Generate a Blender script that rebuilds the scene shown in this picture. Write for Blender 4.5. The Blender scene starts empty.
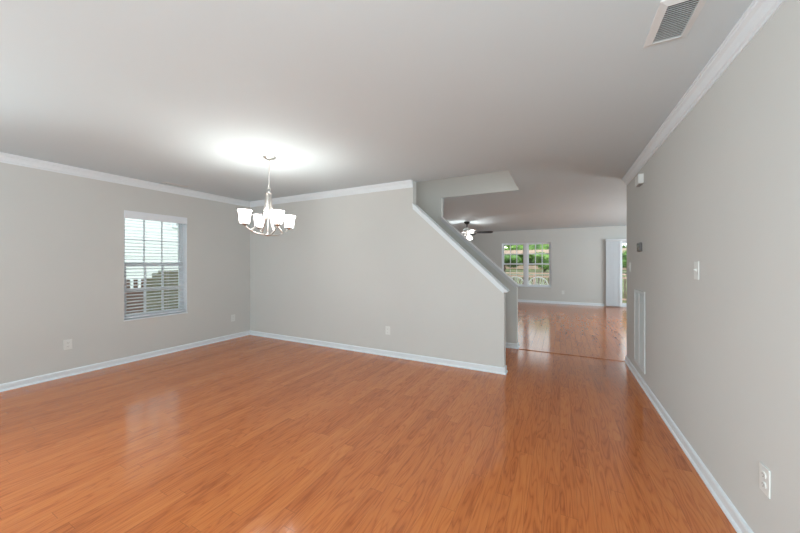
import bpy, bmesh, math, random
from mathutils import Vector, Matrix
random.seed(7)
S = bpy.context.scene
COL = S.collection
PI = math.pi

# ------------------------------------------------------------------ camera, world, lights, exposure
cd = bpy.data.cameras.new('camera'); cam = bpy.data.objects.new('camera', cd); COL.objects.link(cam)
cam.location = (0, 0, 1.31); cam.rotation_euler = (PI/2, 0, 0.4755)
cd.sensor_width = 36; cd.lens = 13.994; cd.shift_y = -0.00375; cd.clip_start = 0.02; cd.clip_end = 300
S.camera = cam
S.view_settings.view_transform = 'Standard'; S.view_settings.look = 'None'
S.view_settings.exposure = 0.08; S.view_settings.gamma = 1.0
S.view_settings.use_curve_mapping = False

w = bpy.data.worlds.new('world'); S.world = w; w.use_nodes = True
bg = w.node_tree.nodes['Background']; bg.inputs['Color'].default_value = (0.88, 0.95, 1.0, 1); bg.inputs['Strength'].default_value = 2.3

def light(name, kind, loc, energy, color=(1, 1, 1), rot=(0, 0, 0), size=None, sizey=None, radius=None, spread=None):
    l = bpy.data.lights.new(name, kind); l.energy = energy; l.color = color
    if kind == 'AREA':
        l.shape = 'RECTANGLE'; l.size = size; l.size_y = sizey
        if spread: l.spread = spread
    if radius is not None: l.shadow_soft_size = radius
    o = bpy.data.objects.new(name, l); o.location = loc; o.rotation_euler = rot; COL.objects.link(o); return o
sun = light('sun', 'SUN', (0, 0, 20), 1.2, (1, .95, .88)); sun.data.angle = .02
sun.rotation_euler = Vector((-.7, .3, -.75)).to_track_quat('-Z', 'Y').to_euler()
XL_ = -5.091
COOL = (.87, .97, 1.0)
# area fills added out of view: front wall, left wall, far room's right wall
for x, e, wd in ((-4.15, 25, 1.5), (.1, 60, .95)):
    light('front_fill', 'AREA', (x, -1.46, 1.45), e, COOL, (PI/2, 0, 0), wd, 1.5)
light('left_fill', 'AREA', (XL_+.04, -.45, 1.4), 44, COOL, (PI/2, 0, -PI/2), 1.1, 1.4, spread=math.radians(110))
light('side_fill', 'AREA', (4.52, 8.6, 1.45), 120, COOL, (PI/2+.45, 0, PI/2), 1.9, 1.4)
# added fill points without fixtures: behind the camera, beyond the right wall, above the stairs
light('foyer_fill', 'POINT', (-.1, -1.15, .7), 26, COOL, radius=.25)
light('kitchen_fill', 'POINT', (2.9, 7.2, 1.2), 60, (.80, .96, 1), radius=.25)
light('landing_fill', 'POINT', (-1.6, 4.5, 4.1), 21, (1, .92, .87), radius=.2)

# ------------------------------------------------------------------ materials
def lin(c): return tuple(((x/255)/12.92 if x/255 <= .04045 else ((x/255+.055)/1.055)**2.4) for x in c) + (1,)
class NT:
    def __init__(s, name):
        m = bpy.data.materials.new(name); m.use_nodes = True; s.m = m; s.t = m.node_tree
        s.b = s.t.nodes['Principled BSDF']; s.out = s.t.nodes['Material Output']
    def n(s, kind, **kw):
        nd = s.t.nodes.new(kind)
        for k, v in kw.items(): setattr(nd, k, v)
        return nd
    def link(s, a, b): s.t.links.new(a, b)
    def math(s, op, a, b=None, clamp=False):
        nd = s.n('ShaderNodeMath', operation=op, use_clamp=clamp)
        for i, v in enumerate((a, b)):
            if v is None: continue
            if isinstance(v, (int, float)): nd.inputs[i].default_value = v
            else: s.link(v, nd.inputs[i])
        return nd.outputs[0]
def paint(name, col, rough=.6, noise=.03, scale=3.0, bump=0.0, bscale=180, metallic=0, spec=.5):
    t = NT(name); b = t.b
    b.inputs['Roughness'].default_value = rough; b.inputs['Metallic'].default_value = metallic
    b.inputs['Specular IOR Level'].default_value = spec
    tc = t.n('ShaderNodeTexCoord')
    nz = t.n('ShaderNodeTexNoise'); nz.inputs['Scale'].default_value = scale; nz.inputs['Detail'].default_value = 3
    t.link(tc.outputs['Object'], nz.inputs['Vector'])
    r = t.n('ShaderNodeValToRGB'); c = col[:3]
    r.color_ramp.elements[0].position = .3; r.color_ramp.elements[1].position = .7
    r.color_ramp.elements[0].color = tuple(x*(1-noise) for x in c) + (1,)
    r.color_ramp.elements[1].color = tuple(min(1, x*(1+noise)) for x in c) + (1,)
    t.link(nz.outputs['Fac'], r.inputs['Fac']); t.link(r.outputs['Color'], b.inputs['Base Color'])
    if bump:
        n2 = t.n('ShaderNodeTexNoise'); n2.inputs['Scale'].default_value = bscale; t.link(tc.outputs['Object'], n2.inputs['Vector'])
        bp = t.n('ShaderNodeBump'); bp.inputs['Strength'].default_value = bump; bp.inputs['Distance'].default_value = .002
        t.link(n2.outputs['Fac'], bp.inputs['Height']); t.link(bp.outputs['Normal'], b.inputs['Normal'])
    return t.m
WALL = paint('wall_paint', (.62, .637, .625), .75, .012, 1.2, .12, 220, spec=.25)
CEIL = paint('ceiling_paint', (.625, .72, .765), .8, .01, 1.0, .12, 160, spec=.2)
TRIM = paint('white_trim_paint', (.76, .83, .88), .4, .01, 2)
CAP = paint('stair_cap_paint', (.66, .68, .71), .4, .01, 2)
PLATE = paint('white_plastic', (.76, .79, .78), .35, .01, 9)
DARKP = paint('dark_slot', (.03, .028, .026), .6)
GRILLE = paint('grille_enamel', (.68, .72, .73), .45, .01, 5)
VINYL = paint('white_vinyl', (.78, .825, .87), .35, .01, 5)
SLAT = paint('blind_slat', (.80, .85, .91), .4, .015, 6)
NICKEL = paint('brushed_nickel', (.66, .65, .63), .28, .03, 40, metallic=1)
DUCT = paint('duct_shadow', (.07, .055, .05), .8)
BRONZE = paint('dark_fan_metal', (.035, .037, .036), .4, .05, 20, metallic=.6)
BLADE = paint('dark_fan_blade', (.03, .036, .042), .45, .15, 14)
SCREEN = paint('thermostat_screen', (.05, .055, .06), .25)
GREYD = paint('dark_grey_plastic', (.13, .13, .135), .4)
GREYP = paint('grey_plastic', (.32, .33, .34), .4)
CARPET = paint('beige_stair_carpet', (.45, .40, .33), .95, .12, 60, .5, 300)
DECK = paint('deck_boards', (.34, .23, .18), .7, .25, 9)
FENCEM = paint('tan_fence_wood', (.74, .52, .43), .7, .15, 7)
FENCEO = paint('weathered_fence', (.12, .11, .075), .85, .2, 5)
BALUS = paint('dark_balusters', (.16, .10, .08), .7, .15, 7)
ROOF = paint('grey_shingles', (.16, .15, .15), .85, .2, 18)
BARK = paint('bark', (.12, .08, .055), .9, .3, 12)
CHAIRM = paint('white_resin', (.82, .82, .80), .4, .01)
STRAW = paint('pine_straw', (.17, .19, .09), .9, .35, 5)
GRASS = paint('grass', (.13, .22, .05), .9, .4, 4)
OLIVE = paint('olive_siding', (.26, .24, .17), .8, .1, 3)

def leafmat(name, a, b_):
    t = NT(name); tc = t.n('ShaderNodeTexCoord'); nz = t.n('ShaderNodeTexNoise'); nz.inputs['Scale'].default_value = 2.3; nz.inputs['Detail'].default_value = 6
    t.link(tc.outputs['Object'], nz.inputs['Vector']); r = t.n('ShaderNodeValToRGB')
    r.color_ramp.elements[0].position = .35; r.color_ramp.elements[1].position = .65
    r.color_ramp.elements[0].color = a + (1,); r.color_ramp.elements[1].color = b_ + (1,)
    t.link(nz.outputs['Fac'], r.inputs['Fac']); t.link(r.outputs['Color'], t.b.inputs['Base Color']); t.b.inputs['Roughness'].default_value = .6
    return t.m
LEAF = leafmat('green_leaves', (.05, .14, .02), (.24, .42, .08))
LEAF2 = leafmat('dark_green_leaves', (.03, .09, .02), (.12, .25, .05))
LEAF3 = leafmat('olive_leaves', (.16, .15, .07), (.36, .33, .18))

def glass():
    t = NT('window_glass'); t.t.nodes.remove(t.b)
    tr = t.n('ShaderNodeBsdfTransparent'); tr.inputs['Color'].default_value = (.95, .97, .96, 1)
    gl = t.n('ShaderNodeBsdfGlossy'); gl.inputs['Roughness'].default_value = .02
    fr = t.n('ShaderNodeFresnel'); fr.inputs['IOR'].default_value = 1.45
    mx = t.n('ShaderNodeMixShader'); t.link(fr.outputs[0], mx.inputs[0]); t.link(tr.outputs[0], mx.inputs[1]); t.link(gl.outputs[0], mx.inputs[2])
    t.link(mx.outputs[0], t.out.inputs['Surface']); return t.m
GLASS = glass()
def lampglass(name, col, strength):
    t = NT(name); t.b.inputs['Base Color'].default_value = (.9, .9, .88, 1); t.b.inputs['Roughness'].default_value = .3
    t.b.inputs['Emission Color'].default_value = col + (1,); t.b.inputs['Emission Strength'].default_value = strength; return t.m
SHADE = lampglass('lit_frosted_glass', (1, .955, .90), 10)
BULB = lampglass('lit_fan_globe', (1, .98, .95), 5)

def bricks():
    t = NT('red_brick'); tc = t.n('ShaderNodeTexCoord'); 
    br = t.n('ShaderNodeTexBrick'); br.inputs['Scale'].default_value = 4.5
    br.inputs['Color1'].default_value = (.11, .038, .028, 1); br.inputs['Color2'].default_value = (.07, .026, .021, 1); br.inputs['Mortar'].default_value = (.18, .15, .13, 1)
    sp = t.n('ShaderNodeSeparateXYZ'); cb = t.n('ShaderNodeCombineXYZ'); t.link(tc.outputs['Object'], sp.inputs[0]); t.link(sp.outputs[1], cb.inputs[0]); t.link(sp.outputs[2], cb.inputs[1]); t.link(cb.outputs[0], br.inputs['Vector']); t.link(br.outputs['Color'], t.b.inputs['Base Color']); t.b.inputs['Roughness'].default_value = .9
    return t.m
BRICK = bricks()
def siding():
    t = NT('pale_lap_siding'); tc = t.n('ShaderNodeTexCoord'); sp = t.n('ShaderNodeSeparateXYZ'); t.link(tc.outputs['Object'], sp.inputs[0])
    f = t.math('FRACT', t.math('MULTIPLY', sp.outputs[2], 6.0)); g = t.math('GREATER_THAN', f, .1)
    mx = t.n('ShaderNodeMix', data_type='RGBA'); t.link(g, mx.inputs[0]); mx.inputs[6].default_value = (.52, .55, .56, 1); mx.inputs[7].default_value = (.80, .83, .84, 1)
    t.link(mx.outputs[2], t.b.inputs['Base Color']); t.b.inputs['Roughness'].default_value = .7; return t.m
SIDING = siding()

def woodfloor(name, tint=(1, 1, 1)):
    t = NT(name); b = t.b; tc = t.n('ShaderNodeTexCoord'); sp = t.n('ShaderNodeSeparateXYZ'); t.link(tc.outputs['Object'], sp.inputs[0])
    X, Y = sp.outputs[0], sp.outputs[1]
    W, L = .082, .95
    xs = t.math('DIVIDE', X, W); ix = t.math('FLOOR', xs); fx = t.math('FRACT', xs)
    wn = t.n('ShaderNodeTexWhiteNoise', noise_dimensions='1D'); t.link(ix, wn.inputs['W'])
    ys = t.math('ADD', t.math('DIVIDE', Y, L), t.math('MULTIPLY', wn.outputs['Value'], 17.3)); iy = t.math('FLOOR', ys); fy = t.math('FRACT', ys)
    cb = t.n('ShaderNodeCombineXYZ'); t.link(ix, cb.inputs[0]); t.link(iy, cb.inputs[1])
    w2 = t.n('ShaderNodeTexWhiteNoise', noise_dimensions='2D'); t.link(cb.outputs[0], w2.inputs['Vector'])
    rnd = w2.outputs['Value']
    # grain coordinates: stretched along the plank, shifted per plank
    off = t.math('MULTIPLY', rnd, 37.0)
    def grain(sx, sy, scale, detail, dist=0):
        c = t.n('ShaderNodeCombineXYZ'); t.link(t.math('MULTIPLY', X, sx), c.inputs[0]); t.link(t.math('MULTIPLY', Y, sy), c.inputs[1]); t.link(off, c.inputs[2])
        n = t.n('ShaderNodeTexNoise'); n.inputs['Scale'].default_value = scale; n.inputs['Detail'].default_value = detail; n.inputs['Distortion'].default_value = dist
        t.link(c.outputs[0], n.inputs['Vector']); return n.outputs['Fac']
    fine = grain(60, 2.2, 3.0, 4)
    broad = grain(9, .9, 1.6, 2, .3)
    rings = t.math('FRACT', t.math('MULTIPLY', broad, 9.0)); rings = t.math('ABSOLUTE', t.math('SUBTRACT', rings, .5))     # cathedral bands 0..0.5
    rings = t.math('POWER', t.math('MULTIPLY', rings, 2.0), 2.5)
    v = t.math('ADD', t.math('MULTIPLY', rnd, .26), t.math('MULTIPLY', fine, .50)); v = t.math('ADD', v, t.math('MULTIPLY', broad, .30)); v = t.math('SUBTRACT', v, t.math('MULTIPLY', rings, .30))
    r = t.n('ShaderNodeValToRGB'); e = r.color_ramp.elements
    e[0].position = .06; e[1].position = .85
    def c(x): return tuple(a*k for a, k in zip(x, tint)) + (1,)
    e[0].color = c((.33, .080, .019)); e[1].color = c((.65, .225, .064))
    m = e.new(.45); m.color = c((.535, .158, .040))
    t.link(v, r.inputs['Fac'])
    gx = t.math('LESS_THAN', fx, .018); gy = t.math('LESS_THAN', fy, .0022); g = t.math('MAXIMUM', gx, gy)
    mx = t.n('ShaderNodeMix', data_type='RGBA'); t.link(t.math('MULTIPLY', g, .55), mx.inputs[0]); t.link(r.outputs['Color'], mx.inputs[6]); mx.inputs[7].default_value = (.11, .04, .015, 1)
    t.link(mx.outputs[2], b.inputs['Base Color'])
    rr = t.math('ADD', t.math('MULTIPLY', fine, .07), .11); t.link(rr, b.inputs['Roughness'])
    b.inputs['Specular IOR Level'].default_value = .65
    bp = t.n('ShaderNodeBump'); bp.inputs['Strength'].default_value = .10; bp.inputs['Distance'].default_value = .002
    hh = t.math('SUBTRACT', t.math('MULTIPLY', fine, .4), g); t.link(hh, bp.inputs['Height']); t.link(bp.outputs['Normal'], b.inputs['Normal'])
    return t.m
FLOOR = woodfloor('oak_strip_floor')

# ------------------------------------------------------------------ mesh helpers
def box(bm, x0, x1, y0, y1, z0, z1):
    vs = [bm.verts.new((x, y, z)) for x in (x0, x1) for y in (y0, y1) for z in (z0, z1)]
    for f in ((0, 1, 3, 2), (4, 6, 7, 5), (0, 4, 5, 1), (2, 3, 7, 6), (0, 2, 6, 4), (1, 5, 7, 3)):
        bm.faces.new([vs[i] for i in f])
    return vs
def prism(bm, poly, y0, y1, axis='y'):
    """poly in (a,b); extruded along axis"""
    P = {'y': lambda a, b, y: (a, y, b), 'x': lambda a, b, y: (y, a, b), 'z': lambda a, b, y: (a, b, y)}[axis]
    A = [bm.verts.new(P(a, b, y0)) for a, b in poly]; B = [bm.verts.new(P(a, b, y1)) for a, b in poly]
    bm.faces.new(A); bm.faces.new(B[::-1]); n = len(poly)
    for i in range(n): bm.faces.new((A[i], B[i], B[(i+1) % n], A[(i+1) % n]))
def frame_of(d):
    d = d.normalized(); u = d.cross(Vector((0, 0, 1)) if abs(d.z) < .95 else Vector((1, 0, 0))).normalized(); return u, d.cross(u).normalized()
def tube(bm, pts, r, seg=10, caps=True):
    pts = [Vector(p) for p in pts]; n = len(pts); rs = r if isinstance(r, (list, tuple)) else [r]*n; rings = []
    for i, p in enumerate(pts):
        d = (pts[min(i+1, n-1)]-pts[max(i-1, 0)])
        u, v = frame_of(d)
        if rings and u.dot(pu) < 0: u, v = -u, -v
        pu = u
        rings.append([bm.verts.new(p+(u*math.cos(2*PI*k/seg)+v*math.sin(2*PI*k/seg))*rs[i]) for k in range(seg)])
    for a, b in zip(rings, rings[1:]):
        for k in range(seg): bm.faces.new((a[k], a[(k+1) % seg], b[(k+1) % seg], b[k]))
    if caps: bm.faces.new(rings[0][::-1]); bm.faces.new(rings[-1])
def lathe(bm, prof, c=(0, 0, 0), seg=28, closed=False):
    rings = []
    for r, z in prof:
        if r < 1e-6: rings.append([bm.verts.new((c[0], c[1], c[2]+z))])
        else: rings.append([bm.verts.new((c[0]+r*math.cos(2*PI*k/seg), c[1]+r*math.sin(2*PI*k/seg), c[2]+z)) for k in range(seg)])
    for a, b in zip(rings, rings[1:]):
        for k in range(seg):
            q = [a[k % len(a)], a[(k+1) % len(a)], b[(k+1) % len(b)], b[k % len(b)]]
            q2 = []
            for x in q:
                if x not in q2: q2.append(x)
            if len(q2) > 2: bm.faces.new(q2)
def sphere(bm, c, r, sc=(1, 1, 1), sub=2):
    bmesh.ops.create_icosphere(bm, subdivisions=sub, radius=r, matrix=Matrix.Translation(c) @ Matrix.Diagonal((*sc, 1)))
def BM(): return bmesh.new()
def obj(name, bm, mat, parent=None, smooth=False, bevel=0, loc=None, xf=None):
    bmesh.ops.remove_doubles(bm, verts=bm.verts, dist=1e-6)
    if xf is not None: bm.transform(xf)
    bmesh.ops.recalc_face_normals(bm, faces=bm.faces)
    me = bpy.data.meshes.new(name); bm.to_mesh(me); bm.free(); me.materials.append(mat)
    if smooth:
        for p in me.polygons: p.use_smooth = True
        me.set_sharp_from_angle(angle=math.radians(40))
    o = bpy.data.objects.new(name, me); COL.objects.link(o)
    if parent: o.parent = parent
    if loc: o.location = loc
    if bevel:
        b = o.modifiers.new('bevel', 'BEVEL'); b.width = bevel; b.segments = 2; b.limit_method = 'ANGLE'
    return o
def thing(name, label, cat, loc=(0, 0, 0), rz=0, group=None):
    o = bpy.data.objects.new(name, None); COL.objects.link(o); o.location = loc; o.rotation_euler = (0, 0, rz); o.empty_display_size = .1
    tag(o, label, cat, group); return o
def tag(o, label, cat, group=None):
    o['label'] = label; o['category'] = cat
    if group: o['group'] = group
    return o
def struct(name, bm, mat, parent=None, **kw):
    o = obj(name, bm, mat, parent, **kw)
    if parent is None: o['kind'] = 'structure'
    return o
def sempty(name, loc=(0, 0, 0)):
    o = bpy.data.objects.new(name, None); COL.objects.link(o); o.location = loc; o['kind'] = 'structure'; return o
def cut_rects(a0, a1, b0, b1, holes):
    As = sorted({a0, a1, *[min(max(h[i], a0), a1) for h in holes for i in (0, 1)]}); Bs = sorted({b0, b1, *[min(max(h[i], b0), b1) for h in holes for i in (2, 3)]})
    for i in range(len(As)-1):
        for j in range(len(Bs)-1):
            ca, cb = (As[i]+As[i+1])/2, (Bs[j]+Bs[j+1])/2
            if not any(h[0] < ca < h[1] and h[2] < cb < h[3] for h in holes): yield As[i], As[i+1], Bs[j], Bs[j+1]
def shell(bm, axis, t0, t1, a0, a1, b0, b1, holes=()):
    """slab with rectangular holes, without inner faces"""
    P = {'x': lambda a, b, t: (t, a, b), 'y': lambda a, b, t: (a, t, b), 'z': lambda a, b, t: (a, b, t)}[axis]
    cells = list(cut_rects(a0, a1, b0, b1, holes)); cs = {(round((c[0]+c[1])/2, 5), round((c[2]+c[3])/2, 5)) for c in cells}
    edges = {}
    for (p, q, r, s) in cells:
        for t in (t0, t1): bm.faces.new([bm.verts.new(P(*c, t)) for c in ((p, r), (q, r), (q, s), (p, s))])
        for e in (((p, r), (q, r)), ((q, r), (q, s)), ((p, s), (q, s)), ((p, r), (p, s))):
            edges[e] = edges.get(e, 0)+1
    for (u, v), n in edges.items():
        if n == 1: bm.faces.new([bm.verts.new(P(*u, t0)), bm.verts.new(P(*v, t0)), bm.verts.new(P(*v, t1)), bm.verts.new(P(*u, t1))])
    bmesh.ops.remove_doubles(bm, verts=bm.verts, dist=1e-5)

# ------------------------------------------------------------------ the shell
XL, XR, YB, H = -5.091, .789, 3.841, 2.44
YF = -1.5          # front wall behind the camera
YR = 11.35         # rear wall
XE = 4.6           # far room's right wall
YE = 5.074         # end of the right wall
S0, S1 = 3.95, 5.08  # stairwell between its two walls
TH = .12
WL = (1.971, 2.747, .565, 2.012)      # left window hole y0 y1 z0 z1
WR = (-1.825, -.262, .540, 2.020)     # rear twin window
DR = (1.262, 3.09, 0.0, 2.03)         # rear sliding door
WF = [(-4.92, -3.38, .7, 2.2), (-.4, .6, .7, 2.2)]
WS = (7.65, 9.55, .75, 2.15)

bm = BM(); box(bm, XL-.15, XE+.15, YF-.15, YR+.15, -.12, 0); struct('floor', bm, FLOOR)
bm = BM(); HOLE = (-3.6, -.555, S0, S1+.006)
shell(bm, 'z', H, H+.12, XL-.14, XE+.14, YF-.14, YR+.14, [HOLE]); struct('ceiling', bm, CEIL)
WG = (-1.1, .2, .7, 2.2)
bm = BM(); shell(bm, 'x', XL-.15, XL, YF-.14, YR+.14, 0, H, [WL, WG]); struct('wall_left', bm, WALL)
bm = BM(); shell(bm, 'y', YF-.14, YF, XL, XR+TH, 0, H, WF); struct('wall_front', bm, WALL)
bm = BM(); box(bm, XR, XR+TH, YF, YE, 0, H); struct('wall_right', bm, WALL)
bm = BM(); shell(bm, 'y', YR, YR+.14, XL, XE+.14, 0, H, [WR, DR]); struct('wall_rear', bm, WALL)
bm = BM(); shell(bm, 'x', XE, XE+.14, YE-TH, YR, 0, H, [WS]); struct('wall_far_right', bm, WALL)
bm = BM(); box(bm, XR+TH, XE+.14, YE-TH, YE, 0, H); struct('wall_kitchen', bm, WALL)

# stair walls: full height at the left, raked along the flight, ending at the hall
def raked(name, y0, y1, xf, ztop_f, xe, ztop_e, mat=WALL):
    bm = BM(); prism(bm, [(XL, 0), (xe, 0), (xe, ztop_e), (xf, ztop_f), (xf, H), (XL, H)], y0, y1); return struct(name, bm, mat)
raked('wall_stair_front', YB, S0, -1.780, 2.075, -.588, .955)
raked('wall_stair_rear', S1, S1+.11, -1.820, 2.06, -.590, .935)
def cap(name, y0, y1, A, B, mat):
    """moulded cap following the rake; A, B = top line ends (x,z)"""
    d = Vector((B[0]-A[0], B[1]-A[1])).normalized(); n = Vector((-d.y, d.x))
    if n.y < 0: n = -n
    def band(bm, t0, t1, ya, yb, ext):
        Bv = Vector(B)+d*ext
        def at_x(x, t):   # point on the line offset by -t normal, at given x (vertical cut at the upper end)
            o = Vector(A)-n*t; k = (x-o.x)/d.x; return (x, o.y+d.y*k)
        p = [at_x(A[0], t0), tuple(Bv-n*t0), tuple(Bv-n*t1), at_x(A[0], t1)]
        prism(bm, p, ya, yb)
    bm = BM()
    band(bm, 0, .020, y0-.030, y1+.030, 0)
    band(bm, .020, .034, y0-.022, y1+.022, -.010)
    band(bm, .034, .056, y0-.013, y1+.013, -.022)
    return struct(name, bm, mat, bevel=.003)
cap('trim_1', YB, S0, (-1.779, 2.128), (-.545, .982), TRIM)
cap('trim_2', S1, S1+.11, (-1.819, 2.118), (-.566, .965), CAP)
# stairwell shaft above the ceiling and the flight itself
bm = BM()
ZU = 4.95
box(bm, -4.6, -.555+.10, S0-.11, S0, H+.12, ZU); box(bm, -4.6, -.555+.10, S1+.006, S1+.116, H+.12, ZU)
box(bm, -.555, -.455, S0, S1+.006, H+.12, ZU); box(bm, -4.7, -4.6, S0-.11, S1+.116, H+.12, ZU)
box(bm, -4.7, -.455, S0-.11, S1+.116, ZU, ZU+.1)
for a, b, c, d in ((-3.6, -.555, S0, S0+.004), (-3.6, -.555, S1+.002, S1+.006), (-.559, -.555, S0+.004, S1+.002)): box(bm, a, b, c, d, H, ZU)
struct('wall_stairwell', bm, WALL)
bm = BM()
for i in range(12):
    x1 = -.86-i*.228; box(bm, max(-3.6, XL), x1, S0+.001, S1-.001, i*.2033, (i+1)*.2033) if i < 1 else box(bm, x1-.26 if i < 11 else -4.0, x1, S0+.001, S1-.001, max(0, (i-1)*.2033), (i+1)*.2033)
struct('floor_stairs', bm, CARPET)

# threshold strip between hall and far room
bm = BM(); prism(bm, [(5.045, 0), (5.125, 0), (5.112, .007), (5.058, .007)], -.566, XR-.013, 'x'); struct('trim_3', bm, FLOOR)

# baseboards with shoe moulding; profile (offset from wall, z)
BBP = [(0, 0), (.024, 0), (.022, .012), (.013, .020), (.013, .062), (.009, .072), (0, .076)]
def run(bm, prof, P, Q, nrm, m0=0, m1=0):
    """profile swept from P to Q along a wall; nrm = into the room; m0/m1 mitre the ends by offset"""
    P, Q, nrm = Vector((*P, 0)), Vector((*Q, 0)), Vector((*nrm, 0)); d = (Q-P).normalized()
    A = [bm.verts.new(P+nrm*o+d*(m0*o)+Vector((0, 0, z))) for o, z in prof]; B = [bm.verts.new(Q+nrm*o-d*(m1*o)+Vector((0, 0, z))) for o, z in prof]
    n = len(prof); bm.faces.new(A); bm.faces.new(B[::-1])
    for i in range(n): bm.faces.new((A[i], B[i], B[(i+1) % n], A[(i+1) % n]))
bm = BM(); run(bm, BBP, (XL, YF), (XL, YB), (1, 0), 1, 1); struct('baseboard_left', bm, TRIM)
bm = BM(); run(bm, BBP, (XL, YB), (-.588, YB), (0, -1), 1, -1); run(bm, BBP, (-.588, YB), (-.588, S0), (1, 0), -1, 0); struct('baseboard_back', bm, TRIM)
bm = BM(); run(bm, BBP, (XR, YF), (XR, YE), (-1, 0), 1, -1); run(bm, BBP, (XR, YE), (XE, YE), (0, 1), -1, 1); struct('baseboard_right', bm, TRIM)
bm = BM(); run(bm, BBP, (-.86, S1), (-.590, S1), (0, -1), 0, -1); run(bm, BBP, (-.590, S1), (-.590, S1+.11), (1, 0), -1, -1)
run(bm, BBP, (-.590, S1+.11), (XL, S1+.11), (0, 1), -1, 1); struct('baseboard_stair', bm, TRIM)
bm = BM(); run(bm, BBP, (XL, YR), (1.20, YR), (0, -1), 1, 0); run(bm, BBP, (3.15, YR), (XE, YR), (0, -1), 0, 1); struct('baseboard_rear', bm, TRIM)
bm = BM(); run(bm, BBP, (XL, S1+.11), (XL, YR), (1, 0), 1, 1); struct('baseboard_far_left', bm, TRIM)
# crown moulding
CRP = [(0, H-.094), (.006, H-.094), (.008, H-.080), (.016, H-.074), (.020, H-.055), (.030, H-.034), (.044, H-.024), (.046, H-.014), (.052, H-.012), (.052, H-.0005), (0, H-.0005)]
bm = BM(); run(bm, CRP, (XL, YF), (XL, YB), (1, 0), 1, 1); struct('trim_4', bm, TRIM)
bm = BM(); run(bm, CRP, (XL, YB), (-1.780, YB), (0, -1), 1, 0); struct('trim_5', bm, TRIM)
bm = BM(); run(bm, CRP, (XR, YF), (XR, 5.05), (-1, 0), 1, 0); struct('trim_6', bm, TRIM)

# ------------------------------------------------------------------ windows
def sash(parent, axis, plane, thick, a0, a1, z0, z1, rail, nv, nh, name='sash', munt=.018):
    """rectangular sash ring with a muntin grid and a pane, in plane x=plane or y=plane"""
    B_ = (lambda bm, a, b, c, d, t=thick: box(bm, plane-t/2, plane+t/2, a, b, c, d)) if axis == 'x' else (lambda bm, a, b, c, d, t=thick: box(bm, a, b, plane-t/2, plane+t/2, c, d))
    bm = BM(); B_(bm, a0, a1, z0, z0+rail); B_(bm, a0, a1, z1-rail, z1); B_(bm, a0, a0+rail, z0+rail, z1-rail); B_(bm, a1-rail, a1, z0+rail, z1-rail)
    s = obj(name, bm, VINYL, parent)
    bm = BM()
    for i in range(1, nv): x = a0+rail+(a1-a0-2*rail)*i/nv; B_(bm, x-munt/2, x+munt/2, z0+rail, z1-rail, .014)
    for i in range(1, nh): z = z0+rail+(z1-z0-2*rail)*i/nh; B_(bm, a0+rail, a1-rail, z-munt/2, z+munt/2, .013)
    if nv*nh > 1: obj('muntin_grid', bm, VINYL, s)
    bm = BM(); B_(bm, a0+rail-.004, a1-rail+.004, z0+rail-.004, z1-rail+.004, .004); obj('pane', bm, GLASS, s)
    return s
def ring(bm, axis, t0, t1, a0, a1, z0, z1, w):
    B_ = (lambda a, b, c, d: box(bm, t0, t1, a, b, c, d)) if axis == 'x' else (lambda a, b, c, d: box(bm, a, b, t0, t1, c, d))
    B_(a0, a1, z0, z0+w); B_(a0, a1, z1-w, z1); B_(a0, a0+w, z0+w, z1-w); B_(a1-w, a1, z0+w, z1-w)

# window 1, left wall
W1 = sempty('window_1'); y0, y1, z0, z1 = WL
bm = BM(); ring(bm, 'x', XL-.148, XL-.092, y0+.001, y1-.001, z0+.001, z1-.001, .020); obj('window_frame', bm, VINYL, W1)
sash(W1, 'x', XL-.133, .026, y0+.022, y1-.022, 1.285, z1-.022, .034, 3, 2, 'upper_sash', .014)
sash(W1, 'x', XL-.106, .026, y0+.022, y1-.022, z0+.022, 1.308, .040, 3, 2, 'lower_sash', .025)
bm = BM(); box(bm, XL-.089, XL+.014, y0-.004, y1+.004, z0-.016, z0+.003); obj('sill', bm, TRIM, W1, bevel=.002)
bm = BM()
for a, b, c, d in ((y0, y0+.004, z0, z1), (y1-.004, y1, z0, z1), (y0+.004, y1-.004, z1-.004, z1)): box(bm, XL-.092, XL+.001, a, b, c+.003, d)
obj('jamb_liner', bm, VINYL, W1)
# horizontal blind hanging in the window's recess
BL = thing('window_blind', 'white two inch horizontal blind lowered over the left wall window', 'blind', (XL, (y0+y1)/2, z0))
hw = (y1-y0)/2
bm = BM(); box(bm, -.002, .014, -hw+.004, hw-.004, 1.345, 1.445); box(bm, -.012, -.002, -hw+.004, hw-.004, 1.42, 1.445)
obj('valence', bm, SLAT, BL, bevel=.002)
bm = BM(); box(bm, -.066, -.014, -hw+.008, hw-.008, 1.385, 1.430); obj('head_rail', bm, SLAT, BL)
bm = BM(); ns = 30; sp_ = .0437
for i in range(ns):
    z = .058+i*sp_
    tilt = .16
    vs = box(bm, -.024, .024, -hw+.012, hw-.016, -.0014, .0014)
    bmesh.ops.transform(bm, matrix=Matrix.Translation((-.040, 0, z)) @ Matrix.Rotation(tilt, 4, 'Y'), verts=vs)
obj('slats', bm, SLAT, BL)
bm = BM(); box(bm, -.064, -.016, -hw+.012, hw-.016, .014, .034); obj('bottom_rail', bm, SLAT, BL, bevel=.003)
for yy in (-.145, .145):
    bm = BM()
    for xx in (-.014, -.0665): tube(bm, [(xx, yy, .03), (xx, yy, 1.39)], .0012, 6)
    obj('ladder_cord', bm, SLAT, BL)
bm = BM(); tube(bm, [(-.008, hw-.05, 1.35), (-.008, hw-.05, 1.0)], .003, 8); obj('tilt_wand', bm, VINYL, BL)

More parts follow.
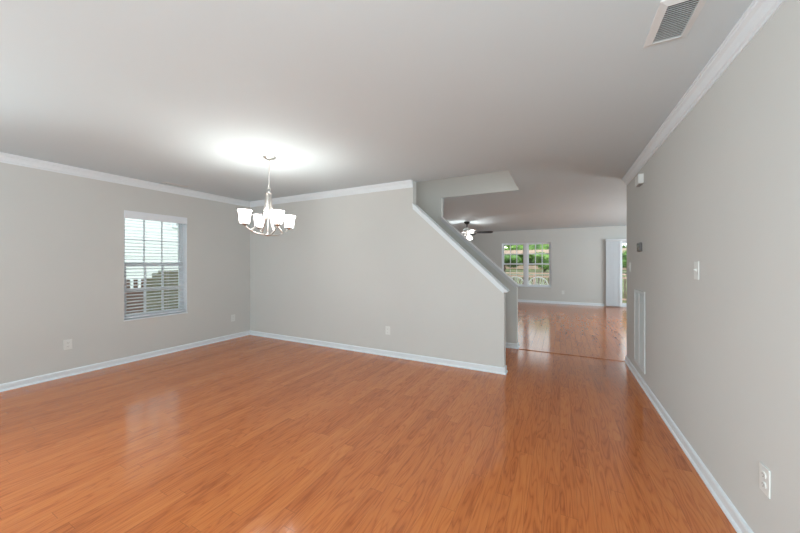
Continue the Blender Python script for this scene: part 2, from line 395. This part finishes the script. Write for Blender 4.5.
# window 2, rear wall: a twin unit
W2 = sempty('window_2'); x0, x1, z0, z1 = WR
bm = BM(); ring(bm, 'y', YR+.035, YR+.13, x0+.001, x1-.001, z0+.001, z1-.001, .022); box(bm, -1.083, -.993, YR+.035, YR+.13, z0+.022, z1-.022); obj('window_frame', bm, VINYL, W2)
for a, b in ((x0+.023, -1.084), (-.992, x1-.023)):
    sash(W2, 'y', YR+.105, .028, a, b, 1.275, z1-.023, .044, 3, 2, 'upper_sash', .030)
    sash(W2, 'y', YR+.075, .028, a, b, z0+.023, 1.305, .035, 3, 2, 'lower_sash', .014)
bm = BM(); box(bm, x0-.01, x1+.01, YR-.012, YR+.034, z0-.018, z0+.002); obj('sill', bm, TRIM, W2, bevel=.003)
# door 1, sliding glass door in the rear wall
D1 = sempty('door_1'); x0, x1, z0, z1 = DR
bm = BM(); ring(bm, 'y', YR+.02, YR+.13, x0+.001, x1-.001, .001, z1-.001, .035); obj('door_frame', bm, VINYL, D1)
sash(D1, 'y', YR+.10, .035, x0+.037, 2.20, .037, z1-.037, .075, 1, 1, 'fixed_panel')
s_ = sash(D1, 'y', YR+.055, .035, 2.13, x1-.037, .037, z1-.037, .075, 1, 1, 'sliding_panel')
bm = BM(); tube(bm, [(2.17, YR+.036, .95), (2.17, YR+.010, .97), (2.17, YR+.010, 1.13), (2.17, YR+.036, 1.15)], .008, 8); obj('door_handle', bm, VINYL, s_)
# vertical blind stacked at the door's left
VB = thing('vertical_blind', 'white vertical blind drawn to the left of the glass door', 'blind', (x0, YR, 0))
bm = BM(); box(bm, -.03, 1.85, -.095, -.02, 1.995, 2.045); box(bm, .3, .33, -.02, .0, 2.0, 2.04); box(bm, 1.5, 1.53, -.02, .0, 2.0, 2.04); obj('head_rail', bm, VINYL, VB, bevel=.003)
bm = BM(); nv = 13
for i in range(nv):
    vs = box(bm, -.044, .044, -.0009, .0009, .03, 1.992)
    cx = .015+i*.0285
    bmesh.ops.transform(bm, matrix=Matrix.Translation((cx, -.058, 0)) @ Matrix.Rotation(math.radians(38+random.uniform(-3, 3)), 4, 'Z'), verts=vs)
obj('vanes', bm, VINYL, VB)
# added unseen windows for the fills, behind the camera and beside the far room
for i, (a, b, c, d) in enumerate(WF):
    wn = sempty('window_%d' % (3+i))
    bm = BM(); ring(bm, 'y', YF-.13, YF-.05, a+.001, b-.001, c+.001, d-.001, .03); obj('window_frame', bm, VINYL, wn)
    sash(wn, 'y', YF-.09, .03, a+.031, b-.031, c+.031, d-.031, .04, 3, 3, 'sash')
wn = sempty('window_5'); a, b, c, d = WS
bm = BM(); ring(bm, 'x', XE+.05, XE+.13, a+.001, b-.001, c+.001, d-.001, .03); obj('window_frame', bm, VINYL, wn)
sash(wn, 'x', XE+.09, .03, a+.031, b-.031, c+.031, d-.031, .04, 3, 3, 'sash')

wn = sempty('window_6'); a, b, c, d = WG  # unseen window added with its fill to brighten the right wall
bm = BM(); ring(bm, 'x', XL-.14, XL-.05, a+.001, b-.001, c+.001, d-.001, .03); obj('window_frame', bm, VINYL, wn)
sash(wn, 'x', XL-.09, .03, a+.031, b-.031, c+.031, d-.031, .04, 3, 3, 'sash')

# ------------------------------------------------------------------ outlets, switches, wall devices
def plate(name, label, cat, pos, face, kind='outlet', w=.074, h=.117):
    """wall plate; face = rotation about z so that local -y points into the room"""
    t = thing(name, label, cat, pos, face)
    bm = BM(); box(bm, -w/2, w/2, -.006, -.0003, -h/2, h/2); obj('cover_plate', bm, PLATE, t, bevel=.002)
    if kind == 'outlet':
        for s in (-1, 1):
            bm = BM(); prism(bm, [(.017*math.cos(a), s*.021+.0145*math.sin(a)) for a in [2*PI*k/16 for k in range(16)]], -.0085, -.0055)
            r = obj('receptacle', bm, PLATE, t)
            bm = BM(); box(bm, -.0075, -.0055, -.0088, -.0084, s*.021-.002, s*.021+.006); box(bm, .0055, .0075, -.0088, -.0084, s*.021-.002, s*.021+.006); box(bm, -.002, .002, -.0088, -.0084, s*.021-.010, s*.021-.006)
            obj('slot', bm, DARKP, r)
    elif kind == 'switch':
        bm = BM(); box(bm, -.0065, .0065, -.0085, -.0055, -.013, .013); s = obj('toggle_surround', bm, PLATE, t)
        bm = BM(); box(bm, -.004, .004, -.018, -.0082, .000, .008); obj('toggle', bm, PLATE, t, bevel=.001)
    elif kind == 'jack':
        bm = BM(); lathe(bm, [(0, 0), (.008, 0), (.008, .010), (.003, .010), (.003, .004), (0, .004)], seg=14); obj('jack', bm, NICKEL, t, xf=Matrix.Rotation(PI/2, 4, 'X') @ Matrix.Translation((0, 0, .005)))
    return t
FL, FB, FR = PI/2, 0, -PI/2
plate('wall_outlet', 'white duplex outlet on left wall, left of the blinded window', 'outlet', (XL, 1.447, .368), FL)
plate('wall_outlet', 'white duplex outlet on left wall, near the corner past the window', 'outlet', (XL, 3.500, .357), FL)
plate('wall_outlet', 'white duplex outlet on wall below the white stair cap', 'outlet', (-2.170, YB, .361), FB)
plate('wall_outlet', 'large white outlet plate low on right wall near the camera', 'outlet', (XR, 1.915, .376), FR)
plate('light_switch', 'white toggle light switch at mid height on the right wall', 'switch', (XR, 2.670, 1.265), FR, 'switch')
plate('light_switch', 'small white switch plate at the far end of the right wall', 'switch', (XR, 4.847, 1.265), FR, 'switch')
plate('wall_outlet', 'small white outlet on rear wall between window and glass door', 'outlet', (.083, YR, .375), FB)

TH_ = thing('thermostat', 'small grey thermostat with dark screen on the right wall', 'thermostat', (XR, 4.25, 1.49), FR)
bm = BM(); box(bm, -.070, .070, -.026, -.0003, -.048, .048); obj('body', bm, GREYD, TH_, bevel=.005)
bm = BM(); box(bm, -.035, .056, -.0282, -.0262, -.030, .034); obj('screen', bm, SCREEN, TH_)
bm = BM(); box(bm, -.060, -.042, -.0282, -.0262, -.006, .006); box(bm, -.060, -.042, -.0282, -.0262, .012, .024); obj('buttons', bm, GREYP, TH_)
CH = thing('door_chime', 'white door chime box high on right wall beneath the crown moulding', 'chime', (XR, 4.19, 2.235), FR)
bm = BM(); box(bm, -.085, .085, -.050, -.0003, -.072, .030); obj('cover', bm, PLATE, CH, bevel=.006)
bm = BM(); box(bm, -.070, .070, -.040, -.010, -.078, -.0725); obj('sound_opening', bm, GREYP, CH)

# tall return air grille on the right wall
GR = thing('return_air_grille', 'tall white return air grille low on the right wall', 'air grille', (XR, 4.29, .16), FR)
gw, gh = .25, .85
bm = BM(); ring(bm, 'y', -.012, -.0003, -gw, gw, 0, gh, .032); box(bm, -.016, .016, -.012, -.0003, .032, gh-.032); obj('frame', bm, GRILLE, GR, bevel=.002)
bm = BM(); box(bm, -gw+.03, gw-.03, -.0014, -.0004, .03, gh-.03); obj('backing', bm, GREYP, GR)
bm = BM()
n = 46
for i in range(n):
    z = .040+(gh-.08)*i/(n-1)
    for a, b in ((-gw+.032, -.016), (.016, gw-.032)):
        prism(bm, [(-.0105, z-.009), (-.0095, z-.009), (-.002, z+.005), (-.003, z+.005)], a, b, 'x')
obj('louvres', bm, GRILLE, GR)

# ceiling registers
def register(label, cx, cy, lx, ly, nsl, slat_axis, side_w):
    t = thing('ceiling_vent', label, 'vent', (cx, cy, H))
    bm = BM()
    a0, a1, b0, b1 = -lx/2, lx/2, -ly/2, ly/2
    # bevelled flange
    O_ = [(a0, b0), (a1, b0), (a1, b1), (a0, b1)]; I_ = [(a0+side_w, b0+side_w), (a1-side_w, b0+side_w), (a1-side_w, b1-side_w), (a0+side_w, b1-side_w)]
    v0 = [bm.verts.new((x, y, -.0004)) for x, y in O_]; v1 = [bm.verts.new((x*.985, y*.99, -.005)) for x, y in O_]; v2 = [bm.verts.new((x, y, -.013)) for x, y in I_]; v3 = [bm.verts.new((x, y, -.0004)) for x, y in I_]
    for A, B in ((v0, v1), (v1, v2), (v2, v3), (v3, v0)):
        for k in range(4): bm.faces.new((A[k], A[(k+1) % 4], B[(k+1) % 4], B[k]))
    obj('frame', bm, GRILLE, t)
    bm = BM(); box(bm, a0+side_w, a1-side_w, b0+side_w, b1-side_w, -.0016, -.0005); obj('backing', bm, DUCT, t)
    bm = BM()
    for i in range(nsl):
        if slat_axis == 'x':
            y = b0+side_w+(ly-2*side_w)*(i+.5)/nsl; prism(bm, [(y-.0045, -.011), (y-.0035, -.0115), (y+.0030, -.003), (y+.0020, -.0025)], a0+side_w, a1-side_w, 'x')
        else:
            x = a0+side_w+(lx-2*side_w)*(i+.5)/nsl; prism(bm, [(x+.0045, -.011), (x+.0035, -.0115), (x-.0030, -.003), (x-.0020, -.0025)], b0+side_w, b1-side_w, 'y')
    obj('slats', bm, GRILLE, t); return t
register('white ceiling vent with dark louvres near the right wall crown', .472, 1.865, .175, .325, 19, 'x', .032)
register('small white ceiling vent beside the crown above the left window', -4.905, 2.48, .13, .30, 7, 'y', .020)

# ------------------------------------------------------------------ chandelier
CX, CY = -2.741, 2.299
fw = Vector((-math.sin(.4755), math.cos(.4755), 0)); rt = Vector((math.cos(.4755), math.sin(.4755), 0))
CHN = thing('chandelier', 'four light brushed nickel chandelier with frosted bell shades hanging from ceiling', 'chandelier', (CX, CY, H))
TILT = Matrix.Rotation(math.radians(1.3), 4, fw)
bm = BM(); lathe(bm, [(0, -.0003), (.066, -.0003), (.066, -.008), (.055, -.018), (.030, -.026), (.010, -.032), (.010, -.040), (0, -.042)]); obj('canopy', bm, NICKEL, CHN, smooth=True)
bm = BM()
zt, zb = -.040, -.330
nl = 11
for i in range(nl):      # chain links
    z = zt+(zb-zt)*(i+.5)/nl; hl = (zt-zb)/nl*.62; wl = .0075; pts = []
    for k in range(13):
        a = 2*PI*k/12; u = wl*math.cos(a); v = hl*math.sin(a); pts.append((u, 0, z+v) if i % 2 else (0, u, z+v))
    tube(bm, pts, .0019, 6, caps=False)
obj('chain', bm, NICKEL, CHN, smooth=True, xf=TILT)
bm = BM(); tube(bm, [(.003*math.sin(k*1.7), .003*math.cos(k*1.3), zt+(zb-zt)*k/12) for k in range(13)], .0022, 6); obj('cord', bm, VINYL, CHN, xf=TILT)
bm = BM(); pts = [(.019*math.cos(2*PI*k/20)*rt.x, .019*math.cos(2*PI*k/20)*rt.y, -.348+.019*math.sin(2*PI*k/20)) for k in range(21)]; tube(bm, pts, .0032, 8, caps=False); obj('loop', bm, NICKEL, CHN, smooth=True, xf=TILT)
bm = BM(); lathe(bm, [(0, -.366), (.008, -.368), (.012, -.376), (.030, -.384), (.032, -.392), (.020, -.400), (.018, -.46), (.013, -.52), (.007, -.56), (.006, -.80), (.010, -.815), (.022, -.822), (.024, -.830), (.012, -.842), (0, -.846)]); obj('column', bm, NICKEL, CHN, smooth=True, xf=TILT)
R_ = .234
def bez(P, n=18):
    out = []
    for k in range(n+1):
        t = k/n; a, b, c, d = P
        out.append(tuple((1-t)**3*a[i]+3*(1-t)**2*t*b[i]+3*(1-t)*t*t*c[i]+t**3*d[i] for i in range(2)))
    return out
dirs = [(math.cos(math.radians(a)), math.sin(math.radians(a))) for a in (45, 135, 225, 315)]
for la, de in dirs:
    v = (rt*la+fw*de).normalized()
    P3 = lambda r, z: (v.x*r, v.y*r, z)
    bm = BM()
    tube(bm, [P3(r, z) for r, z in bez([(.012, -.826), (.09, -.835), (.19, -.800), (R_, -.742)])], .0060, 8)
    tube(bm, [P3(r, z) for r, z in bez([(.018, -.395), (.022, -.58), (.075, -.70), (.165, -.795)])], [.012]*4+[.0115]*6+[.009]*9, 8)
    arm = obj('arm', bm, NICKEL, CHN, smooth=True, xf=TILT)
    bm = BM(); lathe(bm, [(0, -.752), (.012, -.752), (.020, -.742), (.034, -.736), (.036, -.728), (.020, -.724), (0, -.724)], c=(v.x*R_, v.y*R_, 0)); obj('socket_cup', bm, NICKEL, arm, smooth=True, xf=TILT)
    bm = BM()
    prof = [(.040, -.728), (.046, -.722), (.050, -.690), (.054, -.650), (.059, -.615), (.067, -.595), (.063, -.595), (.055, -.617), (.050, -.650), (.046, -.690), (.042, -.718), (.038, -.722), (.040, -.728)]
    lathe(bm, prof, c=(v.x*R_, v.y*R_, 0), seg=32); sh = obj('glass_shade', bm, SHADE, CHN, smooth=True, xf=TILT)
    bm = BM(); sphere(bm, (v.x*R_, v.y*R_, -.665), .022, (1, 1, 1.25)); obj('bulb', bm, BULB, CHN, smooth=True, xf=TILT)
    p = TILT @ Vector((v.x*R_, v.y*R_, -.600))
    light('chandelier_lamp', 'POINT', (CX+p.x, CY+p.y, H+p.z), 3.4, (1, .955, .89), radius=.06)

# ------------------------------------------------------------------ ceiling fan in the far room
FX, FY = -2.253, 8.358
FAN = thing('ceiling_fan', 'dark bladed ceiling fan with lit globes in the far room', 'ceiling fan', (FX, FY, H))
bm = BM(); lathe(bm, [(0, -.0003), (.085, -.0003), (.083, -.015), (.060, -.045), (.030, -.065), (.016, -.075), (.014, -.17), (0, -.17)]); obj('canopy', bm, BRONZE, FAN, smooth=True)
bm = BM(); lathe(bm, [(0, -.155), (.03, -.16), (.055, -.175), (.10, -.19), (.125, -.215), (.13, -.245), (.115, -.275), (.08, -.295), (.055, -.31), (.05, -.335), (0, -.335)]); obj('motor_housing', bm, NICKEL, FAN, smooth=True)
for k in range(5):
    a = math.radians(14+72*k); c, s = math.cos(a), math.sin(a)
    M = Matrix.Rotation(a, 4, 'Z')
    pitch = Matrix.Translation((0, 0, -.290)) @ Matrix.Rotation(math.radians(-17), 4, 'X')
    bm = BM()
    out = [(.20, -.050), (.30, -.058), (.50, -.066), (.62, -.068), (.665, -.050), (.68, 0), (.665, .050), (.62, .068), (.50, .066), (.30, .058), (.20, .050)]
    prism(bm, out, -.004, .004, 'z'); bl = obj('blade', bm, BLADE, FAN, xf=M @ pitch)
    bm = BM(); prism(bm, [(.10, -.015), (.22, -.030), (.27, -.012), (.27, .012), (.22, .030), (.10, .015)], -.009, -.0045, 'z'); obj('blade_iron', bm, NICKEL, bl, xf=M @ pitch)
bm = BM(); lathe(bm, [(0, -.33), (.06, -.335), (.07, -.35), (.055, -.37), (.02, -.385), (0, -.387)]); obj('light_fitter', bm, NICKEL, FAN, smooth=True)
for k in range(3):
    a = math.radians(-55+120*k); v = Vector((math.cos(a), math.sin(a), 0)); tip = v*.115+Vector((0, 0, -.400))
    bm = BM(); tube(bm, [v*.04+Vector((0, 0, -.355)), v*.075+Vector((0, 0, -.362)), v*.095+Vector((0, 0, -.378))], .010, 8); obj('lamp_arm', bm, NICKEL, FAN, smooth=True)
    bm = BM(); lathe(bm, [(0, .03), (.030, .028), (.042, .01), (.058, -.03), (.066, -.065), (.050, -.078), (0, -.082)], seg=20)
    q = Vector((0, 0, -1)).rotation_difference((v*.55+Vector((0, 0, -1))).normalized()).to_matrix().to_4x4()
    obj('glass_shade', bm, BULB, FAN, smooth=True, xf=Matrix.Translation(tip) @ q)
    p = v*.19+Vector((0, 0, -.40))
    light('fan_lamp', 'POINT', (FX+p.x, FY+p.y, H+p.z), 8, (1, .97, .93), radius=.03)

# ------------------------------------------------------------------ outside: rear garden
bm = BM()
for (a, b, c, d, e) in (((-60, 11.5), (60, 11.5), (60, 60), (-60, 60), -.35),): bm.faces.new([bm.verts.new((x, y, e)) for x, y in (a, b, c, d)])
vs = [(-60, -40), (XL-.3, -40), (XL-.3, 11.5), (-60, 11.5)]; bm.faces.new([bm.verts.new((x, y, -.35)) for x, y in vs])
g = struct('ground', bm, GRASS)
# deck behind the rear wall
DK = thing('wooden_deck', 'brown board deck outside behind the rear wall', 'deck', (0, 0, -.10))
bm = BM()
for i in range(14): box(bm, -4.6, 4.6, 11.52+i*.15, 11.52+i*.15+.14, -.035, 0)
obj('boards', bm, DECK, DK)
bm = BM(); box(bm, -4.6, 4.6, 13.58, 13.62, -.24, -.036); box(bm, -4.6, -4.56, 11.55, 13.58, -.24, -.036); box(bm, 4.56, 4.6, 11.55, 13.58, -.24, -.036); obj('rim_joist', bm, DECK, DK)
RL = thing('deck_railing', 'tan wooden deck railing with balusters seen through the rear windows', 'railing', (0, 13.5, -.10))
bm = BM(); box(bm, -4.6, 4.6, -.07, .07, 1.0, 1.04); obj('top_rail', bm, FENCEM, RL)
bm = BM(); box(bm, -4.6, 4.6, -.02, .02, .86, .93); box(bm, -4.6, 4.6, -.02, .02, .10, .16); obj('rails', bm, FENCEM, RL)
for i in range(6): bm = BM(); x = -4.55+i*1.82; box(bm, x-.045, x+.045, -.045, .045, .001, 1.0); obj('post', bm, FENCEM, RL)
bm = BM()
for i in range(78): x = -4.5+i*.117; box(bm, x-.017, x+.017, -.017, .017, .16, .86)
obj('balusters', bm, BALUS, RL)
# fan-back patio chairs on the deck
def patio_chair(label, x, y, rz):
    t = thing('patio_chair', label, 'chair', (x, y, -.098), rz)
    bm = BM(); a_ = [2*PI*k/24 for k in range(24)]
    prism(bm, [(.26*math.cos(a), .25*math.sin(a)) for a in a_], .40, .43, 'z'); obj('seat', bm, CHAIRM, t, bevel=.006)
    bm = BM(); pts = [(-.20, .20, .42)]+[(.33*math.cos(PI-PI*k/18), .26, .60+.32*math.sin(PI*k/18)) for k in range(19)]+[(.20, .20, .42)]
    tube(bm, pts, .022, 8); tube(bm, [(.18*math.cos(PI-PI*k/12), .25, .52+.16*math.sin(PI*k/12)) for k in range(13)], .013, 8)
    b = obj('back_frame', bm, CHAIRM, t, smooth=True)
    bm = BM()
    for k in range(1, 12):
        a = PI-PI*k/12; tube(bm, [(.09*math.cos(a), .235, .43), (.32*math.cos(a), .26, .60+.31*math.sin(a))], .010, 6)
    obj('spindles', bm, CHAIRM, b)
    for sx in (-1, 1):
        for sy in (-1, 1): bm = BM(); tube(bm, [(sx*.18, sy*.17, .41), (sx*.24, sy*.23, .001)], [.022, .016], 8); obj('leg', bm, CHAIRM, t, smooth=True)
        bm = BM(); tube(bm, [(sx*.30, .24, .66), (sx*.32, 0, .66), (sx*.29, -.20, .64), (sx*.20, -.20, .42)], .018, 8); obj('armrest', bm, CHAIRM, t, smooth=True)
    return t
patio_chair('white round back patio chair behind the right half of the rear window', -.70, 12.35, PI)
patio_chair('white round back patio chair partly hidden by the raked stair wall', -1.47, 12.35, PI)

# planted bank, fence and trees
bm = BM(); prism(bm, [(14.2, -.349), (14.6, .15), (16.5, .85), (19, .95), (19, -.349)], -9, 12, 'x'); tag(obj('planted_bank', bm, STRAW), 'reddish pine straw bank rising beyond the deck railing', 'bank')
FN = thing('board_fence', 'tan wooden board fence high on the bank behind shrubs', 'fence', (0, 18, .90))
bm = BM(); box(bm, -8, 11, -.02, .02, .92, 1.14); obj('top_boards', bm, FENCEM, FN)
bm = BM(); box(bm, -8, 11, -.015, .015, .1, .30); obj('bottom_boards', bm, FENCEM, FN)
for i in range(9): bm = BM(); x = -8+i*2.37; box(bm, x-.05, x+.05, .021, .12, .06, 1.14); obj('post', bm, FENCEM, FN)

def foliage(n, rx, ry, rz, size, seed):
    rnd = random.Random(seed); bm = BM(); lumps = [(Vector((rnd.uniform(-.55, .55)*rx, rnd.uniform(-.55, .55)*ry, rnd.uniform(-.55, .55)*rz)), rnd.uniform(.35, .6)) for _ in range(12)]
    for i in range(n):
        c, s = rnd.choice(lumps); d = Vector((rnd.gauss(0, 1), rnd.gauss(0, 1), rnd.gauss(0, 1))).normalized()*rnd.uniform(.7, 1.05)
        p = c+Vector((d.x*rx*s, d.y*ry*s, d.z*rz*s))
        u = Vector((rnd.gauss(0, 1), rnd.gauss(0, 1), rnd.gauss(0, 1))).normalized(); v = u.orthogonal().normalized(); q = size*rnd.uniform(.6, 1.3)
        bm.faces.new([bm.verts.new(p+a) for a in (u*q, v*q*.55, -u*q, -v*q*.55)])
    for c, s in lumps: bmesh.ops.create_icosphere(bm, subdivisions=2, radius=1, matrix=Matrix.Translation(c) @ Matrix.Diagonal((rx*s*.8, ry*s*.8, rz*s*.8, 1)))
    return bm
def plant(name, label, cat, x, y, z, rx, ry, rz, trunk, mat, n, size, seed, group=None):
    t = thing(name, label, cat, (x, y, z), 0, group)
    bm = foliage(n, rx, ry, rz, size, seed); me = obj('foliage', bm, mat, t); me.location = (0, 0, trunk+rz*.9)
    bm = BM(); tube(bm, [(0, 0, -.05), (.03, 0, trunk*.6), (0, .02, trunk+rz*.8)], [.05+trunk*.05, .04+trunk*.04, .02], 8); obj('trunk', bm, BARK, t, smooth=True)
    return t
plant('garden_shrub', 'low green shrub on the bank at the far left', 'shrub', -4.6, 17.0, .96, .78, .6, .42, .12, LEAF, 1600, .06, 1)
plant('garden_shrub', 'green shrub on the bank behind the left window half', 'shrub', -2.6, 17.0, .96, .78, .6, .42, .12, LEAF2, 1600, .06, 2)
plant('garden_shrub', 'bright green shrub on the bank behind the right window half', 'shrub', -.7, 17.0, .96, .78, .6, .42, .12, LEAF, 1600, .06, 3)
plant('garden_shrub', 'dark green shrub on the bank left of the glass door', 'shrub', 1.2, 17.0, .96, .78, .6, .42, .12, LEAF2, 1600, .06, 4)
plant('garden_shrub', 'green shrub on the bank seen through the glass door', 'shrub', 3.0, 17.0, .96, .78, .6, .42, .12, LEAF, 1600, .06, 5)
tl = ['at the far left of the rear garden', 'behind the left window half', 'behind the window mullion', 'between window and glass door', 'seen through the glass door']
for i, x in enumerate((-9.0, -5.2, -1.6, 2.2, 6.0)):
    plant('garden_tree', 'tall leafy green tree beyond the fence, '+tl[i], 'tree', x, 21.6+4.7*(i % 2), -.35, 2.5, 1.9, 1.4, .6, (LEAF, LEAF2)[i % 2], 4500, .16, 20+i)

# ------------------------------------------------------------------ outside: neighbour seen through the left window
NH = thing('neighbour_house', 'pale sided house on brick base seen through the left window', 'house', (-12.0, 5.0, -.35))
bm = BM(); box(bm, -6, 0, -4.0, 9.0, 0, 1.15); obj('brick_base', bm, BRICK, NH)
bm = BM(); box(bm, -6, 0, -4.0, 9.0, 1.15, 6.2); obj('siding_wall', bm, SIDING, NH)
bm = BM(); prism(bm, [(-6.5, 6.2), (.5, 6.2), (-3, 8.4)], -4.3, 9.3); obj('roof', bm, ROOF, NH)
for yy in (-.17, .03):
    bm = BM(); box(bm, .001, .05, yy-.035, yy+.035, .80, 1.16); obj('white_post', bm, VINYL, NH)
for yy in (-2.4, 1.5, 5.0):
    bm = BM(); ring(bm, 'x', .001, .05, yy-.5, yy+.5, 2.9, 4.5, .09); wf = obj('house_window', bm, VINYL, NH)
    bm = BM(); box(bm, .002, .012, yy-.41, yy+.41, 2.99, 4.41); obj('pane', bm, GREYP, wf)
SF = thing('board_fence', 'weathered olive brown board fence beyond the left window', 'fence', (-9.0, 3.92, -.35))
bm = BM()
for i in range(34):
    y = i*.128; top = 1.30+min(.18, y*.9)
    box(bm, -.010, .010, y, y+.122, .05, top)
obj('boards', bm, FENCEO, SF)
bm = BM(); box(bm, -.05, -.011, 0, 4.35, .3, .39); box(bm, -.05, -.011, 0, 4.35, 1.1, 1.19); obj('rails', bm, FENCEO, SF)
for i in range(3): bm = BM(); box(bm, -.14, -.051, .2+i*1.9, .29+i*1.9, 0, 1.32); obj('post', bm, FENCEO, SF)
